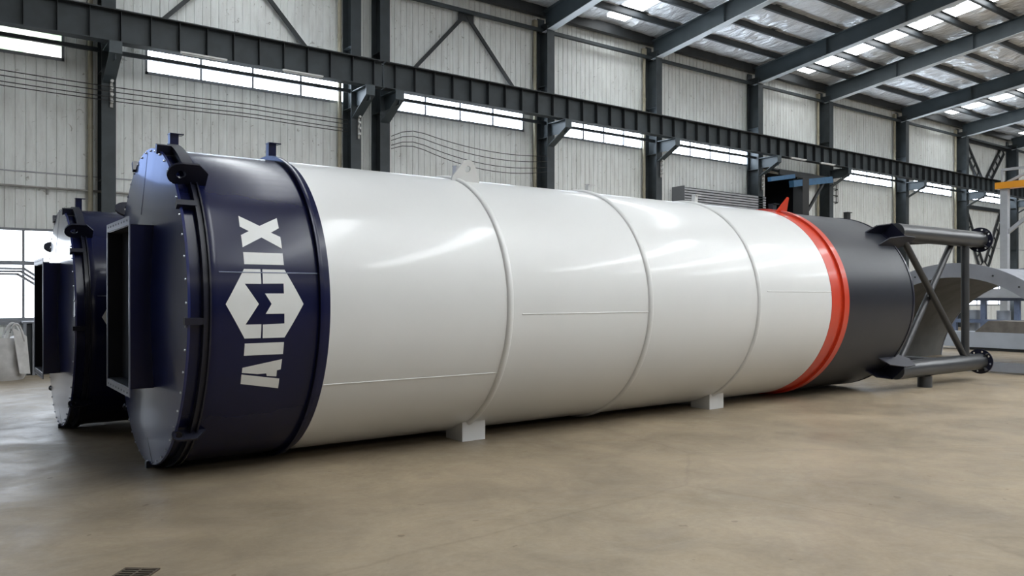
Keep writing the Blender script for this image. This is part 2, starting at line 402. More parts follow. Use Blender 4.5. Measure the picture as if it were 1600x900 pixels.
# ------------------------------------------------------------------ steel frame of the hall
COLX = [-9.0, -3.0, 3.17, 9.30, 10.18, 16.18, 21.25, 27.20, 32.30, 38.95, 45.37, 51.71]
CL = ['beyond the left frame edge', 'left of the low window', 'left of the joint, nearest complete one, behind the rear silo',
      'left one of the close pair behind the white barrel', 'right one of the close pair behind the white barrel',
      'rising behind the middle of the white barrel', 'just left of the grey ribbed shutter box', 'between the shutter box and the dark doorway',
      'right of the dark doorway, above the charcoal silo end', 'rising behind the leg gussets of the silo',
      'left of the laced cross bracing', 'right of the laced cross bracing, behind the light grey post']
YC = 20.0
def hcolumn(x, label):
    r = empty('steel_column', (x, YC + 0.28, 0), label, 'column', 'steel columns along the back wall')
    m = MB()
    m.box(-0.15, 0.15, -0.28, -0.262, 0, 10.55); m.box(-0.15, 0.15, 0.25, 0.27, 0, 10.9); m.box(-0.008, 0.008, -0.262, 0.25, 0, 10.7)
    for z in (2.2, 4.4, 6.9, 8.6, 10.4): m.box(-0.14, 0.14, -0.262, 0.25, z, z + 0.014)
    m.build('shaft', M['steel'], r, smooth=False)
    b = MB()          # bracket that carries the crane beam
    b.box(-0.13, 0.13, -1.16, -0.28, 7.32, 7.345); b.box(-0.008, 0.008, -1.14, -0.28, 6.95, 7.32)
    b.add([(-0.13, -0.28, 6.62), (0.13, -0.28, 6.62), (0.13, -1.16, 7.10), (-0.13, -1.16, 7.10), (-0.13, -0.28, 6.60), (0.13, -0.28, 6.60), (0.13, -1.17, 7.08), (-0.13, -1.17, 7.08)],
          [(0, 1, 2, 3), (4, 7, 6, 5), (0, 4, 5, 1), (2, 6, 7, 3), (0, 3, 7, 4), (1, 5, 6, 2)])
    b.box(-0.13, 0.13, -1.17, -1.15, 7.08, 7.33)
    b.build('crane_bracket', M['rafter'], r, smooth=False)
    return r
for x, l in zip(COLX, CL): hcolumn(x, 'grey steel wall column with crane bracket, ' + l)

# downpipes beside the columns
for x, l in ((9.02, 'beside the close pair of columns'), (15.88, 'behind the middle of the white barrel'), (20.95, 'left of the shutter box'), (2.86, 'above the rear silo'),
             (32.0, 'between doorway and ladder cage'), (38.6, 'above the charcoal silo end'), (45.0, 'left of the laced bracing')):
    r = empty('rain_downpipe', (x, 20.47, 0), 'cream rain pipe running up the wall, ' + l, 'pipe', 'rain downpipes')
    MB().tube([(0, 0, 0.1), (0, 0, 10.6)], 0.055, 12).build('pipe_shaft', M['downpipe'], r)
    for z in (2.5, 5.6, 8.9): parts_copy('pipe_collar', lambda: MB().tube([(0, 0, 0), (0, 0, 0.09)], 0.066, 12), M['downpipe'], r, (0, 0, z))
    MB().box(-0.07, 0.07, -0.06, 0.06, 10.55, 10.8).build('gutter_outlet', M['downpipe'], r, smooth=False)

# crane runway beams with stiffeners
def runway(xa, xb, label):
    r = empty('crane_runway_beam', (xa, 19.3, 7.35), label, 'beam')
    L = xb - xa; H = 0.70
    m = MB(); m.box(0, L, -0.15, 0.15, 0, 0.018); m.box(0, L, -0.006, 0.006, 0.018, H - 0.02); m.build('web', M['steel'], r, smooth=False)
    m = MB(); m.box(0, L, -0.20, 0.20, H - 0.02, H + 0.005); m.box(0, L, -0.03, 0.03, H + 0.005, H + 0.06); m.build('top_flange_and_rail', M['steeldark'], r, smooth=False)
    st = MB(); st.box(-0.006, 0.006, -0.14, 0.14, 0.018, H - 0.02)
    first = None; x = 0.3
    while x < L:
        if first is None: first = st.build('stiffener', M['steeldark'], r, smooth=False); o = first
        else:
            o = first.copy(); C.objects.link(o)
        o.location = (x, 0, 0); x += 0.615
runway(-13.0, 9.72, 'grey crane beam crossing the upper left, up to the joint at the close column pair')
runway(9.78, 54.5, 'grey crane beam running from the close column pair to the far right')

# lamps under the beam
for x, l in ((4.5, 'under the crane beam above the second window, left one'), (6.9, 'under the crane beam above the second window, right one'),
             (27.9, 'under the crane beam left of the blue arms'), (30.0, 'under the crane beam right of the blue arms')):
    r = empty('tube_lamp', (x, 19.08, 7.33), 'unlit white tube lamp ' + l, 'lamp', 'tube lamps under the crane beam')
    MB().box(0, 1.05, -0.04, 0.04, -0.02, 0.02).build('lamp_body', M['lampbody'], r, smooth=False)
    MB().tube([(0.04, 0, -0.035), (1.01, 0, -0.035)], 0.014, 8).build('tube', M['stencil'], r)

# rafters
def rafter(x, label):
    r = empty('roof_rafter', (x, YC, 10.4), label, 'rafter', 'steel roof rafters')
    def pb(y): return 10.39 + 0.13 * (20.25 - y) if y > 5.5 else 10.39 + 0.13 * 14.75 - 0.12 * (5.5 - y)
    ys = [20.28, 17.0, 12.0, 5.5, 0.0, -9.6]; P = []
    web = MB(); fl = MB()
    def top(y): return roofz(y) - 0.24
    for a, b in zip(ys[:-1], ys[1:]):
        za, zb, ta, tb = pb(a) - 10.4, pb(b) - 10.4, top(a) - 10.4, top(b) - 10.4
        web.add([(-.005, a - YC, za), (.005, a - YC, za), (-.005, b - YC, zb), (.005, b - YC, zb), (-.005, a - YC, ta), (.005, a - YC, ta), (-.005, b - YC, tb), (.005, b - YC, tb)],
                [(0, 2, 3, 1), (4, 5, 7, 6), (0, 1, 5, 4), (2, 6, 7, 3), (0, 4, 6, 2), (1, 3, 7, 5)])
        for z1, z2, m in ((za, zb, fl), (ta, tb, web)):
            m.add([(sx, yy - YC, zz + dz) for dz in (-.012, 0.004) for (yy, zz) in ((a, z1), (b, z2)) for sx in (-.14, .14)],
                  [(0, 2, 3, 1), (4, 5, 7, 6), (0, 1, 5, 4), (2, 6, 7, 3), (0, 4, 6, 2), (1, 3, 7, 5)])
    for y in (17.0, 14.0, 11.0):
        web.box(-0.13, 0.13, y - YC - 0.006, y - YC + 0.006, pb(y) - 10.4, top(y) - 10.4)
    web.build('rafter_web', M['rafter'], r, smooth=False)
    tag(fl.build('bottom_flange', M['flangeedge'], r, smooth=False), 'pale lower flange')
    for y in (17.8, 15.2, 12.6, 10.0):
        MB().beam((0.02, y - YC, pb(y) - 10.4), (0.62, y - YC, top(y) - 10.4 + 0.1), 0.04, 0.02).build('fly_brace', M['post'], r, smooth=False)
for x, l in zip(COLX, ['at the far left end', 'left of the low window', 'over the nearest complete column', 'left one over the close column pair',
                       'right one over the close column pair', 'nearest one visible, at the top centre', 'second visible from the left in the roof',
                       'third visible, ending above the shutter box', 'fourth visible, right of the long skylight', 'fifth visible, ending above the silo legs',
                       'sixth visible, ending left of the laced bracing', 'farthest one at the right frame edge']):
    rafter(x, 'grey steel roof rafter with pale lower flange, ' + l)

ordn = ['first', 'second', 'third', 'fourth', 'fifth', 'sixth', 'seventh', 'eighth', 'ninth', 'tenth']
for i in range(10):
    y = 19.1 - 1.3 * i; z = roofz(y)
    m = MB(); m.box(X0, X1, -0.006, 0.006, -0.25, -0.03); m.box(X0, X1, -0.006, 0.10, -0.256, -0.240); m.box(X0, X1, -0.075, 0.006, -0.036, -0.024)
    o = m.build('roof_purlin', M['purlin'], smooth=False, loc=(0, y, z))
    tag(o, 'dark steel roof purlin under the foil, %s up from the wall' % ordn[i], 'purlin', 'roof purlins')
# eave members
o = MB().box(X0, X1, 20.28, 20.5, 10.95, 11.3).build('eave_beam', M['steeldark'], smooth=False); tag(o, 'dark eave beam along the top of the back wall', 'beam')
o = MB().box(X0, X1, 20.3, 20.42, 10.42, 10.52).build('wall_strut', M['steel'], smooth=False); tag(o, 'grey strut along the back wall just under the rafters', 'beam')
# girts in front of the high windows
for a, b, l in zip(COLX[:-1], COLX[1:], ['far left out of frame', 'at the foliage window', 'at the second window', 'inside the close pair', 'at the third window', 'at the fourth window',
                                          'at the fifth window above the shutter box', 'behind the blue arms', 'right of the doorway', 'at the seventh window', 'at the farthest window']):
    if b - a < 1.5 or (27 < a < 28): continue
    o = MB().box(a + 0.010, b - 0.010, 20.22, 20.30, 7.36, 7.45).build('window_bar', M['steeldark'], smooth=False)
    tag(o, 'dark horizontal bar spanning between columns ' + l, 'bar', 'bars across the high windows')
# inverted V braces above the beam
for xa, xb, l in ((3.17, 9.30, 'above the second window'), (10.18, 16.18, 'above the third window')):
    xm = (xa + xb) / 2; r = empty('knee_brace', (xm, 20.47, 7.0), 'dark inverted V brace against the wall, ' + l, 'brace', 'inverted V wall braces')
    for s in (-1, 1): MB().beam((0, 0, 3.42), (s * 2.45, 0, 0.75), 0.10, 0.07, (0, 1, 0)).build('brace_bar', M['steeldark'], r, smooth=False)
    MB().box(-0.28, 0.28, -0.02, 0.0, 3.2, 3.48).build('gusset', M['steeldark'], r, smooth=False)
# laced cross bracing far right
def laced(a, b, w):
    m = MB(); a = Vector(a); b = Vector(b); t = (b - a).normalized(); n = Vector((-t.z, 0, t.x))
    for s in (-1, 1): m.beam(a + n * w * s, b + n * w * s, 0.10, 0.09, (0, 1, 0))
    L = (b - a).length; k = int(L / 0.55)
    for i in range(k + 1):
        p = a + t * (L * i / k); m.beam(p - n * w, p + n * w, 0.05, 0.06, (0, 1, 0))
    return m
for z0, z1, l in ((8.2, 10.3, 'above the crane beam'), (3.5, 6.6, 'below the crane beam')):
    r = empty('laced_bracing', (48.5, 20.5, 0), 'dark ladder-like V bracing at the far right, ' + l, 'brace', 'laced bracing')
    for s in (-1, 1): laced((s * 0.35, 0, z0), (s * 2.45, 0, z1), 0.24).build('laced_bar', M['steeldark'], r, smooth=False)
    MB().beam((-2.85, 0, z1 + 0.1), (2.85, 0, z1 + 0.1), 0.10, 0.20).build('top_bar', M['steeldark'], r, smooth=False)

# cables along the wall
for k, z in enumerate((6.55, 6.43, 6.295, 6.20)):
    pts = [(-12 + 0.5 * i, 19.86, z - 0.05 * math.sin(PI * ((0.5 * i) % 6.1) / 6.1) + 0.01 * k) for i in range(43)]
    o = MB().tube(pts, 0.011, 6).build('wall_cable', M['wire']); tag(o, 'black cable strung across the left wall below the windows, %s from the top' % ['first', 'second', 'third', 'fourth'][k], 'cable', 'left wall cables')
    pts = [(10.3 + 0.35 * i, 19.86, z + 0.12 - (0.42 + 0.08 * k) * (1 - ((i - 10) / 10) ** 2) - 0.02 * i * 0.5 + (-.45 * max(0, 1 - i / 3.0) ** 2)) for i in range(17)]
    o = MB().tube(pts, 0.011, 6).build('wall_cable', M['wire']); tag(o, 'sagging black cable right of the close column pair, %s from the top' % ['first', 'second', 'third', 'fourth'][k], 'cable', 'sagging cables')
for x, l in ((3.22, 'on the column above the rear silo'), (9.36, 'on the left column of the close pair'), (21.3, 'on the column left of the shutter box'), (27.25, 'on the column right of the shutter box')):
    r = empty('insulator_rack', (x, 19.98, 6.05), 'small pale insulator rack ' + l, 'insulator', 'insulator racks')
    MB().box(-0.03, 0.03, -0.03, 0.0, 0, 0.72).build('rack_plate', M['pipe'], r, smooth=False)
    for k in range(4): MB().tube([(0, -0.03, 0.13 + 0.155 * k), (0, -0.12, 0.13 + 0.155 * k)], 0.035, 10).build('insulator', M['lampbody'], r)
# conduit low on the left wall
mb = MB(); mb.tube([(-12, 20.5, 4.17), (4.4, 20.5, 4.17)], 0.028, 8)
for x in (-6, -2, 2.0, 4.3): mb.tube([(x, 20.5, 4.17), (x, 20.5, 4.02)], 0.028, 8)
tag(mb.build('wall_conduit', M['pipe']), 'thin grey conduit running level across the left wall', 'pipe')
# bent pipes in front of the low window
r = empty('pipe_rack', (0, 20.2, 2.0), 'three parallel grey pipes bending down in front of the low window', 'pipe')
for k in range(3):
    MB().beam((-2.8, -0.10 * k, 0.33 - 0.062 * k), (1.54 - 0.07 * k, -0.10 * k, 0.33 - 0.062 * k), 0.05, 0.045).beam((1.53 - 0.07 * k, -0.10 * k, 0.335 - 0.062 * k), (2.5, -0.10 * k, -0.36 - 0.09 * k), 0.05, 0.05).build('bent_pipe', M['frame'], r, smooth=False)

# ------------------------------------------------------------------ shutter box
r = empty('shutter_box', (22.6, 20.0, 5.2), 'long grey ribbed shutter box high on the wall above the white barrel', 'shutter box')
m = MB(); n = 7
prof = [(0.0, 0.0), (0.0, 0.62)]
m.box(0, 4.95, 0.05, 0.58, 0.0, 0.62); m.build('housing', M['steeldark'], r, smooth=False)
m = MB()
for k in range(6): m.box(0, 4.95, 0.0, 0.06, 0.02 + k * 0.10, 0.085 + k * 0.10)
m.build('ribbed_cover', M['grey_panel'], r, smooth=False)
MB().box(-0.02, 0.0, -0.02, 0.6, -0.02, 0.66).build('end_cap', M['frame'], r, smooth=False)
MB().box(0, 4.95, 0.0, 0.3, -0.12, -0.02).build('guide_rail', M['pipe'], r, smooth=False)
# canopy over the doorway
r = empty('door_canopy', (28.0, 20.6, 7.05), 'dark sloping canopy above the dark doorway', 'canopy')
MB().add([(0, 0, .05), (3.8, 0, .05), (3.8, -.9, -.25), (0, -.9, -.25), (0, 0, .15), (3.8, 0, .15), (3.8, -.9, -.15), (0, -.9, -.15)],
         [(0, 3, 2, 1), (4, 5, 6, 7), (0, 1, 5, 4), (2, 3, 7, 6), (0, 4, 7, 3), (1, 2, 6, 5)]).build('canopy_sheet', M['steeldark'], r, smooth=False)
MB().box(0, 3.8, -.94, -.88, -0.32, -0.12).build('front_edge', M['steeldark'], r, smooth=False)
# blue jib crane at the doorway
r = empty('jib_crane', (28.5, 19.0, 0), 'dark mast with two blue arms in front of the dark doorway', 'crane')
MB().box(-0.22, 0.22, -0.22, 0.22, 0, 6.5).build('mast', M['wire'], r, smooth=False)
MB().beam((-0.8, -0.1, 6.22), (1.95, -0.1, 6.62), 0.22, 0.26).build('arm', M['blue'], r, smooth=False)
MB().beam((-1.9, 0.15, 6.34), (-0.3, 0.15, 6.60), 0.16, 0.17).build('arm', M['blue'], r, smooth=False)
MB().beam((0.15, 0.0, 4.9), (1.5, -0.05, 6.45), 0.09, 0.10).build('strut', M['steeldark'], r, smooth=False)
# ladder cage and small wall box
r = empty('ladder_cage', (33.2, 20.59, 6.0), 'small round wire cage on the wall right of the doorway', 'cage')
m = MB()
for k in range(4):
    pts = [(0.32 * math.cos(a), -0.32 * math.sin(a) * 0.9, 0.9 * k / 3) for a in [PI * i / 10 for i in range(11)]]
    m.tube(pts, 0.02, 6)
for a in (0.3, 1.0, 1.7, 2.5): m.tube([(0.32 * math.cos(a), -0.29 * math.sin(a), 0), (0.32 * math.cos(a), -0.29 * math.sin(a), 0.9)], 0.015, 6)
m.build('cage_hoops', M['wire'], r)
r = empty('switch_box', (34.4, 20.52, 5.15), 'small dark switch box on the wall above the charcoal silo end', 'box')
MB().box(-0.14, 0.14, -0.10, 0.08, 0, 0.45).build('box_body', M['steeldark'], r, smooth=False)
MB().box(-0.16, 0.2, -0.16, 0.08, 0.45, 0.48).build('box_lid', M['steeldark'], r, smooth=False)

# ------------------------------------------------------------------ silos (local x = 0 at the front cover, axis at height AZ)
AZ = 1.641; RB = 1.6
def tr(prof, **k): return MB().rev(prof, axis_z=AZ, **k)
def rad(phi, r): return (-r * math.cos(R_(phi)), AZ + r * math.sin(R_(phi)))
def wrap(poly, r):
    """stencil patch: outline in (x, degrees) laid on the cylinder"""
    bm = bmesh.new(); vv = []
    n = len(poly)
    for i in range(n):
        a, b = poly[i], poly[(i + 1) % n]; k = max(1, int(abs(a[1] - b[1]) / 1.0))
        for j in range(k): t = j / k; vv.append(bm.verts.new((a[0] + (b[0] - a[0]) * t, a[1] + (b[1] - a[1]) * t, 0)))
    for i in range(len(vv)): bm.edges.new((vv[i], vv[(i + 1) % len(vv)]))
    bmesh.ops.triangle_fill(bm, use_beauty=True, use_dissolve=False, edges=bm.edges[:])
    lo = math.ceil(min(p[1] for p in poly)); hi = math.floor(max(p[1] for p in poly))
    for d in range(lo, hi + 1):
        bmesh.ops.bisect_plane(bm, geom=bm.verts[:] + bm.edges[:] + bm.faces[:], plane_co=(0, d, 0), plane_no=(0, 1, 0), dist=1e-5)
    bm.verts.ensure_lookup_table(); bm.verts.index_update()
    vs = [(v.co.x, -r * math.cos(R_(v.co.y)), AZ + r * math.sin(R_(v.co.y))) for v in bm.verts]
    fs = [tuple(v.index for v in f.verts) for f in bm.faces]; bm.free()
    return vs, fs

def make_silo():
    r = empty('cement_silo', (0, 0, 0))
    # ---- head
    face = tr([(-0.12, 0.001), (-0.1185, 0.02), (0.0, 1.600), (0.022, 1.604), (0.022, 1.50)], n=128).build('front_cover', M['navy_bluelit'], r)
    for k in range(48):
        a = 2 * PI * k / 48 + 0.03
        parts_copy('cover_bolt', lambda: MB().tube([(-0.014, 0, 0), (0.004, 0, 0)], 0.010, 8), M['edge'], face, (0, -1.575 * math.cos(a), AZ + 1.575 * math.sin(a)))
    def strip(a, b, w, x): # thin seam on the cover
        a = Vector(a); b = Vector(b); return MB().beam(a, b, w, 0.006, (1, 0, 0))
    strip((-0.068, 0.32, 1.04), (-0.002, -0.22, 0.09), 0.014, 0).build('seam', M['black'], face)
    strip((-0.050, 0.05, 2.58), (-0.002, -0.02, 3.20), 0.008, 0).build('seam', M['navy_bluelit'], face)
    tr([(0.0, 1.50), (0.022, 1.565), (0.13, 1.565)], n=128).build('cover_neck', M['navy'], r)
    tr([(0.125, 1.56), (0.125, 1.636), (0.137, 1.636), (0.137, 1.61), (0.178, 1.61), (0.178, 1.640), (0.192, 1.640), (0.192, 1.59)], n=128).build('clamp_ring', M['black'], r)
    tr([(0.185, 1.598), (0.197, 1.604), (0.26, 1.604), (0.262, RB), (1.225, RB)], n=160).build('head_shell', M['navy'], r)
    tr([(1.185, 1.59), (1.185, 1.648), (1.200, 1.652), (1.222, 1.652), (1.226, 1.618), (1.298, 1.608), (1.300, 1.598)], n=160).build('flange_ring', M['navy'], r)
    # lifting lugs on the head (plates along the axis, pointing outwards)
    def lug(phi, x0, x1, r0, r1, mt, name='lifting_lug', hole=0.042):
        c, s = math.cos(R_(phi)), math.sin(R_(phi))
        fm = fr((0, 0.012 * s, AZ + 0.012 * c), (1, 0, 0), (0, -c, s), (0, -s, -c))
        w = x1 - x0; h = r1 - r0; cy = r0 + h * 0.48; cx = x0 + h * 0.42
        arc = [(cx + h * 0.52 * math.cos(a), cy + h * 0.52 * math.sin(a)) for a in [PI * (1.25 - 0.75 * i / 8) for i in range(9)]]
        out = [(x0 + 0.05, r0)] + arc + [(x1 - 0.09, r1), (x1, r1 - 0.09), (x1, r0)]
        return MB().plate(out, 0.024, fm, [circ(cx, cy, hole)]).build(name, mt, r, smooth=False)
    lug(45, -0.06, 0.27, 1.60, 1.83, M['black']); lug(140, -0.06, 0.27, 1.60, 1.86, M['black'])
    lug(-45, -0.02, 0.27, 1.585, 1.70, M['black'], hole=0.035); lug(-135, -0.02, 0.27, 1.585, 1.70, M['black'], hole=0.035)
    def clip(phi, r1):
        c, s = math.cos(R_(phi)), math.sin(R_(phi)); fm = fr((0, 0, AZ), (1, 0, 0), (0, -c, s), (0, -s, -c))
        MB().box(-0.03, 0.14, 1.575, r1, -0.03, 0.03, fm).build('clamp_block', M['black'], r, smooth=False)
    for p, q in ((71, 1.665), (112, 1.68), (-4, 1.63), (-88, 1.638), (172, 1.64), (35, 1.64)): clip(p, q)
    # level arc guard between upper clips
    MB().rev([(0.10, 1.62), (0.10, 1.665), (0.20, 1.665), (0.20, 1.62), (0.10, 1.62)], n=16, a0=R_(47), a1=R_(76), axis_z=AZ).build('ring_channel', M['black'], r)
    # inlet duct in the front cover
    d = empty('inlet_duct', (0, 0, 0)); C.objects.unlink(d); bpy.data.objects.remove(d)
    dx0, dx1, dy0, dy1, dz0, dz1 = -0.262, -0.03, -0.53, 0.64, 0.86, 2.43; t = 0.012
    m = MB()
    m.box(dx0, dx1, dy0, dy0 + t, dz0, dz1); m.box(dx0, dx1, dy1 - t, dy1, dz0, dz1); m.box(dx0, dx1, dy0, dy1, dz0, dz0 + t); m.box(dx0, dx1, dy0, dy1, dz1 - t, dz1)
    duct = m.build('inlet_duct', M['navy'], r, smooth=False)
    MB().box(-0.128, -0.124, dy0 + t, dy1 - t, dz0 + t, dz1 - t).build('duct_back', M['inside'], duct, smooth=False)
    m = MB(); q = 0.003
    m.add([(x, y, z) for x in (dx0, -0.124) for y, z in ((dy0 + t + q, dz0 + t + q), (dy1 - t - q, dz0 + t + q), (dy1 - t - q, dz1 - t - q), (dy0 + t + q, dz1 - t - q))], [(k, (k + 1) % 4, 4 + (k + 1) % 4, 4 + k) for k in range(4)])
    m.build('duct_shade_lining', M['inside'], duct, smooth=False)  # inner skin with the duct's shade put into its colour
    fo = 0.075
    out = [(dy0 - fo * .4, dz0 - fo), (dy1 + fo * .4, dz0 - fo), (dy1 + fo * .4, dz1 + fo), (dy0 - fo * .4, dz1 + fo)]
    inn = [(dy0 + .004, dz0 + .004), (dy1 - .004, dz0 + .004), (dy1 - .004, dz1 - .004), (dy0 + .004, dz1 - .004)]
    m = MB()
    def ring4(o_, i_, x0, x1):
        vs = [(x, p[0], p[1]) for x in (x0, x1) for L in (o_, i_) for p in L]
        fs = []
        for k in range(4):
            j = (k + 1) % 4
            fs += [(k, j, 4 + j, 4 + k), (8 + k, 12 + k, 12 + j, 8 + j), (k, 8 + k, 8 + j, j), (4 + k, 4 + j, 12 + j, 12 + k)]
        return vs, fs
    m.add(*ring4(out, inn, dx0 - 0.010, dx0)); fl = m.build('duct_flange', M['ductflange'], duct, smooth=False); tag(fl, 'bright bolted duct flange')
    for k in range(8):
        for zz in (dz0 - 0.04, dz1 + 0.04):
            parts_copy('flange_bolt', lambda: MB().tube([(-0.013, 0, 0), (0.004, 0, 0)], 0.010, 8), M['black'], duct, (dx0, dy0 + 0.08 + k * 0.145, zz))
    # stencilled emblem and letters, read upwards
    L = {'letter_x': [(2.241, 31.8), (2.420, 28.2), (2.600, 31.8), (2.600, 27.7), (2.516, 25.8), (2.600, 24.3), (2.600, 20.0), (2.420, 23.8), (2.235, 20.0), (2.235, 24.4), (2.312, 26.0), (2.235, 27.6)],
         'upper_letter_i': [(2.235, 18.3), (2.600, 18.3), (2.600, 14.2), (2.235, 14.2)],
         'emblem_left': [(2.229, 12.6), (2.378, 12.6), (2.378, 7.75), (2.229, 7.75), (2.351, 1.2), (2.233, -5.4), (2.376, -5.4), (2.376, -9.95), (2.230, -9.95), (2.057, 1.2)],
         'emblem_right': [(2.395, 12.6), (2.602, 12.6), (2.771, 1.1), (2.597, -10.0), (2.393, -10.0), (2.390, -5.5), (2.590, -5.3), (2.588, -2.05), (2.414, -2.05), (2.468, 1.2), (2.409, 4.6), (2.585, 4.6), (2.585, 7.9), (2.393, 7.8)],
         'lower_letter_i': [(2.235, -11.6), (2.595, -11.6), (2.595, -15.7), (2.235, -15.7)],
         'letter_a_peak': [(2.233, -19.9), (2.592, -17.5), (2.591, -21.2), (2.556, -21.5), (2.560, -23.8), (2.468, -23.4), (2.459, -22.4), (2.381, -22.5), (2.234, -21.7)],
         'letter_a_bar': [(2.232, -22.3), (2.592, -24.7), (2.597, -28.5), (2.236, -25.8)]}
    for nm, poly in L.items():
        vs, fs = wrap([(x - 1.738, p) for x, p in poly], RB + 0.0025)
        MB().add(vs, fs).build('stencil_' + nm, M['stencil'], r)
    # weld seams
    def weld(x0, x1, phi, mt):
        y, z = rad(phi, RB + 0.001); MB().tube([(x0, y, z), (x1, y, z)], 0.0055, 8).build('weld_seam', mt, r)
    weld(0.27, 1.18, 11.5, M['ductflange'])
    for x0, x1, p in ((3.60, 5.64, -3.6), (8.10, 9.75, 6.0), (1.31, 3.44, -28.5)): weld(x0, x1, p, M['white'])
    # ---- white barrel
    tr([(1.295, RB), (9.755, RB)], n=192).build('barrel', M['white'], r)
    for x in (3.43, 5.66, 7.90):
        pr = [(x - 0.050, RB - 0.003)] + [(x + 0.042 * math.cos(a), RB + 0.034 * math.sin(a)) for a in [PI * (1 - i / 8) for i in range(9)]] + [(x + 0.050, RB - 0.003)]
        tr(pr, n=192).build('stiffening_ring', M['white'], r)
    # top lugs on the barrel
    def toplug(x, phi, h=0.27, w=0.40, hole=True):
        c, s = math.cos(R_(phi)), math.sin(R_(phi)); fm = fr((x, -0.012 * s * -1, AZ), (1, 0, 0), (0, -c, s), (0, -s, -c))
        top = [(0.11 * math.cos(a), RB + h - 0.11 + 0.11 * math.sin(a)) for a in [PI * (0.88 - 0.76 * i / 10) for i in range(11)]]
        out = [(-w / 2, RB - 0.02), (-w / 2, RB + 0.05)] + top + [(w / 2, RB + 0.05), (w / 2, RB - 0.02)]
        MB().plate(out, 0.024, fm, [circ(0, RB + h - 0.11, 0.042)]).build('barrel_lug', M['white'], r, smooth=False)
    toplug(3.54, 72)
    def socket(x, phi, mt, h=0.17, w=0.085):
        c, s = math.cos(R_(phi)), math.sin(R_(phi)); fm = fr((x, 0, AZ), (1, 0, 0), (0, -c, s), (0, -s, -c))
        o = MB().box(-w / 2, w / 2, RB - 0.01, RB + h, -w / 2, w / 2, fm).build('guardrail_socket', mt, r, smooth=False)
        MB().box(-w / 2 - 0.005, w / 2 + 0.045, RB + h, RB + h + 0.012, -w / 2 - 0.004, w / 2 + 0.03, fm).build('socket_cap', mt, o, smooth=False)
    socket(0.235, 88, M['navy']); socket(1.26, 88, M['navy'], 0.19); socket(3.62, 84, M['white'], 0.16)
    socket(5.86, 84, M['white'], 0.11, 0.06); socket(8.15, 84, M['white'], 0.14, 0.07)
    # transport feet on two stiffening rings
    for x0, x1 in ((3.33, 3.66), (7.81, 8.14)):
        for sgn in (-1, 1):
            ya, yb = -0.76, -0.39
            za = AZ - math.sqrt(RB ** 2 - ya ** 2) + 0.02; zb = AZ - math.sqrt(RB ** 2 - yb ** 2) + 0.02
            vs = [(x, sgn * y, z) for x in (x0, x1) for (y, z) in ((ya, 0.0), (yb, 0.0), (yb, zb), (ya, za))]
            MB().add(vs, [(0, 1, 2, 3), (7, 6, 5, 4), (0, 4, 5, 1), (1, 5, 6, 2), (2, 6, 7, 3), (3, 7, 4, 0)]).build('transport_foot', M['white'], r, smooth=False)
    # ---- orange band
    tr([(9.752, RB), (9.755, RB + 0.004), (10.06, RB + 0.004)], n=160).build('orange_band', M['orange'], r)
    tr([(10.055, RB), (10.057, 1.640), (10.195, 1.640), (10.198, RB)], n=160).build('orange_ring', M['orange'], r)
    c, s = math.cos(R_(76)), math.sin(R_(76)); fm = fr((10.17, 0, AZ), (1, 0, 0), (0, -c, s), (0, -s, -c))
    MB().plate([(-0.20, RB - 0.01), (0.10, RB - 0.01), (0.075, RB + 0.27), (0.05, RB + 0.28)], 0.03, fm).build('pointed_lug', M['orange'], r, smooth=False)
    socket(10.45, 90, M['tail'], 0.15, 0.10)
    # ---- charcoal tail
    tr([(10.195, RB), (12.343, RB), (12.343, 1.57), (12.25, 1.57), (11.6, 0.25), (11.6, 0.001)], n=160).build('tail_shell', M['tail'], r)
    tr([(12.30, RB), (12.30, RB + 0.010), (12.35, RB + 0.010), (12.352, 1.56)], n=160).build('end_ring', M['black'], r)
    # ---- four legs
    LY, LZ = 1.25, 1.26
    for sy in (-1, 1):
        for sz in (-1, 1):
            y, z = sy * LY, AZ + sz * LZ
            lg = MB().tube([(12.36, y, z), (15.72, y, z)], 0.165, 32).build('leg_pipe', M['leg'], r)
            # base flange with bolt holes
            fm = fr((15.71, y, z), (0, 1, 0), (0, 0, 1), (1, 0, 0))
            MB().plate(circ(0, 0, 0.255, 40), 0.03, fm, [circ(0.205 * math.cos(a), 0.205 * math.sin(a), 0.022, 10) for a in [2 * PI * k / 8 + 0.2 for k in range(8)]]).build('base_flange', M['black'], lg, smooth=False)
            for k in range(4):
                parts_copy('flange_rib', lambda: MB().box(-0.11, 0, 0.16, 0.24, -0.006, 0.006), M['leg'], lg, (15.71, y, z), (PI / 2 * k + PI / 4, 0, 0))
            # two gusset plates hugging the shell and the pipe
            phi = math.atan2(sz * LZ, -sy * LY); c, s = math.cos(phi), math.sin(phi)
            for off in (-0.18, 0.16):
                fm = fr((0, -s * off, AZ - c * off), (1, 0, 0), (0, -c, s), (0, -s, -c))
                out = [(11.78, 1.585), (11.96, 1.76), (12.40, 1.84), (12.76, 1.83), (12.76, 1.66), (12.42, 1.52), (12.20, 1.57)]
                MB().plate(out, 0.02, fm).build('gusset_plate', M['black'], r, smooth=False)
            fm = fr((0, 0, AZ), (1, 0, 0), (0, -c, s), (0, -s, -c))
            MB().box(12.35, 12.385, 1.50, 1.85, -0.165, 0.165, fm).build('end_plate', M['black'], r, smooth=False)
    def strut(a, b, q=0.062, nm='cross_brace'): MB().tube([a, b], q, 16).build(nm, M['leg'], r)
    for sy in (-1, 1):
        y = sy * LY
        strut((12.60, y - 0.02, AZ + LZ - 0.13), (15.00, y - 0.02, AZ - LZ + 0.13)); strut((14.68, y + 0.1, AZ + LZ - 0.13), (12.68, y + 0.1, AZ - LZ + 0.13))
        strut((15.07, y, AZ - LZ + 0.1), (15.07, y, AZ + LZ - 0.1), 0.075, 'upright_strut')
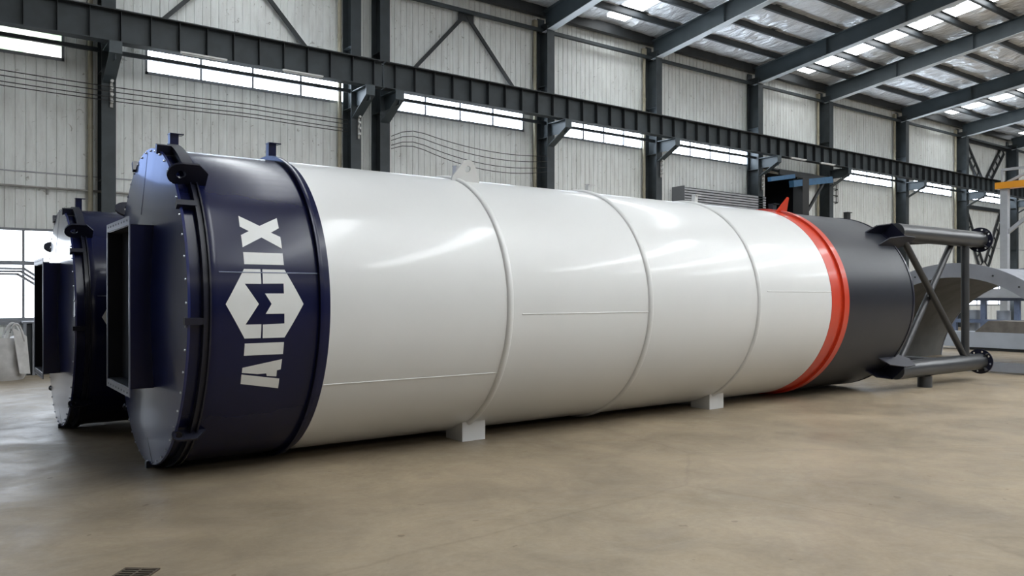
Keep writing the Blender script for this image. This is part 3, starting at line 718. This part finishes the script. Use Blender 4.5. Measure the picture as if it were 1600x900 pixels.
    for sz in (-1, 1): strut((15.07, -LY, AZ + sz * LZ), (15.07, LY, AZ + sz * LZ), 0.07, 'level_strut')
    return r
silo = make_silo()
silo.location = (1.738, 8.709, 0)
tag(silo, 'large front silo lying down with navy head, white barrel, orange band and charcoal legs', 'silo')
silo2 = copy_tree(silo)
silo2.location = (1.31, 11.95, 0); silo2.scale = (0.89, 0.89, 0.89)
tag(silo2, 'smaller-looking second silo with navy head lying behind the front one at the left', 'silo')

r = empty('steel_stub', (15.25, 7.50, 0), 'short charcoal pipe stub standing upright under the lower silo leg', 'stub')
MB().tube([(0, 0, 0.0), (0, 0, 0.212)], 0.13, 28).build('stub_pipe', M['leg'], r)

# ------------------------------------------------------------------ grey steel arch behind the legs
AX, AYc, AZc, RI, RO, AL = 19.2, 8.80, -0.305, 2.475, 2.81, 4.65
def arcpts(r, n=48):
    a0 = math.asin(-AZc / r) if r > -AZc else 0
    return [(-r * math.cos(a), r * math.sin(a) + AZc) for a in [a0 + (PI - 2 * a0) * i / n for i in range(n + 1)]]
r = empty('steel_arch', (AX, AYc, 0), 'big grey steel arch shell standing on the floor behind the silo legs', 'arch')
pi, po = arcpts(RI), arcpts(RO)
def sheet(pa, pb, xa, xb):
    vs = [(xa, y, max(0, z)) for y, z in pa] + [(xb, y, max(0, z)) for y, z in pb]; n = len(pa)
    return vs, [(i, i + 1, n + i + 1, n + i) for i in range(n - 1)]
m = MB(); m.add(*sheet(pi, po, 0, 0)); m.add(*sheet(pi, po, 0.04, 0.04)); m.add(*sheet(pi, pi, 0, 0.04)); m.add(*sheet(po, po, 0, 0.04)); m.build('front_flange', M['arch'], r, recalc=False)
m = MB(); m.add(*sheet(arcpts(RI + 0.012), arcpts(RI + 0.012), 0.03, AL)); m.build('inner_shell', M['arch_shaded'], r, recalc=False)
m = MB(); m.add(*sheet(arcpts(RI + 0.25), arcpts(RI + 0.25), 0.03, AL)); m.build('outer_shell', M['arch'], r, recalc=False)
m = MB(); m.add(*sheet(pi, po, AL, AL)); m.add(*sheet(pi, po, AL + .04, AL + .04)); m.add(*sheet(pi, pi, AL, AL + .04)); m.add(*sheet(po, po, AL, AL + .04)); m.build('rear_flange', M['arch'], r, recalc=False)
MB().box(-0.02, 0.14, -2.6, 2.6, 0.04, 0.24).build('tie_bar', M['arch'], r, smooth=False)
for k in range(1, 13):
    a = PI * (k + 0.5) / 14; rr = (RI + RO) / 2
    parts_copy('flange_bolt', lambda: MB().tube([(-0.012, 0, 0), (0.002, 0, 0)], 0.022, 8), M['steeldark'], r, (0, -rr * math.cos(a), rr * math.sin(a) + AZc))

# ------------------------------------------------------------------ machines seen through the arch
r = empty('machine_bed', (26.8, 9.6, 0), 'pale machine bed with dark top slab seen through the arch', 'machine')
MB().box(0, 0.5, -5.0, 3.6, 0.09, 0.58).build('side_panel', M['machwhite'], r, smooth=False)
MB().add([(0.0, 2.0, .58), (0.0, -5, .58), (0.0, -5, .94), (0.0, 1.6, .94), (1.3, 2.0, .58), (1.3, -5, .58), (1.3, -5, .94), (1.3, 1.6, .94)],
         [(0, 1, 2, 3), (7, 6, 5, 4), (0, 4, 5, 1), (1, 5, 6, 2), (2, 6, 7, 3), (3, 7, 4, 0)]).build('top_slab', M['brown'], r, smooth=False)
MB().box(0.05, 0.45, -5.0, 2.6, 0.0, 0.09).build('skid', M['steeldark'], r, smooth=False)
m = MB()
for k in range(3): m.box(-0.004, 0.0, -0.62 - k * 0.16, -0.50 - k * 0.16, 0.22, 0.27)
m.build('marking', M['wire'], r, smooth=False)
r = empty('drum_stand', (30.5, 12.0, 0), 'blue-grey open machine frame with posts behind the machine bed', 'machine')
for y in (-3.2, -2.1, -1.2, -0.2, 0.9, 1.9): MB().box(-0.08, 0.08, y - 0.08, y + 0.08, 0, 1.75).build('post', M['machblue'], r, smooth=False)
MB().box(-0.1, 0.1, -3.3, 2.0, 1.55, 1.66).box(-0.1, 0.1, -3.3, 2.0, 0.75, 0.88).build('rail', M['machblue'], r, smooth=False)
MB().box(-0.4, 0.8, -0.9, 1.9, 1.66, 1.98).build('tray', M['post'], r, smooth=False)
for y in (-1.6, -0.6, 0.4, 1.4): MB().tube([(0.4, y, 0), (0.4, y, 1.2)], 0.22, 16).build('drum', M['machwhite'], r)
# gantry: light grey post, yellow girder
r = empty('gantry_crane', (35.0, 14.0, 0), 'gantry with light grey post and yellow girder at the right frame edge', 'crane')
MB().box(-0.12, 0.12, -0.14, 0.14, 0, 6.07).build('post', M['post'], r, smooth=False)
MB().box(-0.2, 0.2, -7.5, 0.3, 6.07, 6.33).build('girder', M['yellow'], r, smooth=False)
MB().beam((0, 0, 4.2), (0, -2.4, 6.2), 0.14, 0.14).build('diagonal_strut', M['post'], r, smooth=False)
MB().beam((0, -0.1, 6.33), (0, -1.3, 6.85), 0.09, 0.09).beam((0, 0.1, 6.85), (0, -7.4, 6.85), 0.10, 0.10).box(-0.04, 0.04, 0.05, 0.13, 6.33, 6.85).build('upper_rail', M['post'], r, smooth=False)

# ------------------------------------------------------------------ left background
r = empty('slatted_crate', (1.52, 20.1, 0), 'dark upright slatted steel crate beside the white bag', 'crate')
MB().box(0, 1.18, 0.06, 0.42, 0, 1.12).build('crate_body', M['steeldark'], r, smooth=False)
m = MB()
for k in range(8): parts_copy('slat', lambda: MB().box(0, 0.05, -0.01, 0.06, 0, 1.14), M['frame'], r, (k * 0.16, 0, 0))
MB().box(-0.02, 1.2, -0.02, 0.44, 1.14, 1.18).build('crate_lid', M['frame'], r, smooth=False)

def bulk_bag():
    r = empty('bulk_bag', (1.06, 19.45, 0), 'white woven bulk bag with lifting loops on the floor at the left frame edge', 'bag')
    nz, na = 14, 48; vs = []; fs = []
    for j in range(nz + 1):
        t = j / nz; z = 0.86 * t
        for i in range(na):
            a = 2 * PI * i / na; ca, sa = math.cos(a), math.sin(a); e = 0.55
            q = (abs(ca) ** (2 / e * 0.5) + abs(sa) ** (2 / e * 0.5)) ** (-e * 1.0)
            w = 0.47 * (1 + 0.06 * math.sin(PI * t)) * (1 - 0.10 * t * t)
            if j == 0: w *= 0.95
            w *= 1 + 0.025 * math.sin(5 * a + 7 * t) + 0.015 * math.sin(11 * a - 9 * t)
            zz = z + (0.04 * math.sin(3 * a + 1) + 0.05 * abs(ca * sa) * 2) * t
            vs.append((w * q * ca * 0.92, w * q * sa * 0.92, max(0, zz)))
    for j in range(nz):
        for i in range(na): k = (i + 1) % na; fs.append((j * na + i, j * na + k, (j + 1) * na + k, (j + 1) * na + i))
    fs.append(tuple(reversed(range(na))))
    k = len(vs); 
    for i in range(na): x, y, z = vs[nz * na + i]; vs.append((x * 0.55, y * 0.55, 0.80 + 0.04 * math.sin(4 * 2 * PI * i / na)))
    for i in range(na): j = (i + 1) % na; fs.append((nz * na + i, nz * na + j, k + j, k + i))
    fs.append(tuple(k + i for i in range(na)))
    MB().add(vs, fs).build('bag_body', M['bag'], r)
    for sx, sy, dx in ((1, -1, -0.30), (1, 1, -0.34), (-1, -1, 0.30), (-1, 1, 0.3)):
        pts = []
        for i in range(15):
            t = i / 14; a = PI * t
            pts.append((sx * 0.40 + dx * t, sy * 0.36, 0.80 + 0.36 * math.sin(a) ** 0.8))
        MB().tube(pts, 0.022, 8).build('lifting_loop', M['bag'], r)
    MB().add([(0.30, -0.50, 0.15), (0.50, -0.34, 0.12), (0.44, -0.32, 0.9), (0.18, -0.44, 1.10), (0.31, -0.47, 0.15), (0.48, -0.30, 0.12), (0.42, -0.30, 0.9), (0.19, -0.42, 1.08)],
             [(0, 1, 2, 3), (7, 6, 5, 4), (0, 4, 5, 1), (1, 5, 6, 2), (2, 6, 7, 3), (3, 7, 4, 0)]).build('side_flap', M['bag'], r)
bulk_bag()

# ------------------------------------------------------------------ drain grate near the camera
gx, gy = 0.955, 5.34
r = empty('drain_grate', (gx, gy, 0.0), 'rusty barred drain grate set in the floor at the bottom left', 'grate')
fm = Matrix.Translation((0, 0, 0)) @ Matrix.Rotation(R_(-40), 4, 'Z')
W2, H2 = 0.115, 0.17
m = MB(); m.box(-W2, W2, -H2, -H2 + 0.012, 0, 0.008, fm); m.box(-W2, W2, H2 - 0.012, H2, 0, 0.008, fm); m.box(-W2, -W2 + 0.012, -H2, H2, 0, 0.008, fm); m.box(W2 - 0.012, W2, -H2, H2, 0, 0.008, fm); m.box(-0.006, 0.006, -H2, H2, 0, 0.008, fm)
m.build('grate_frame', M['grate'], r, smooth=False)
m = MB()
for k in range(9): y = -H2 + 0.020 + k * 0.037; m.box(-W2, W2, y, y + 0.013, 0.001, 0.007, fm)
m.build('grate_bars', M['grate'], r, smooth=False)
MB().box(-W2, W2, -H2, H2, 0.0006, 0.0016, fm).build('grate_backing', M['grate_backing'], r, smooth=False)  # thin dark brown sheet lying under the bars
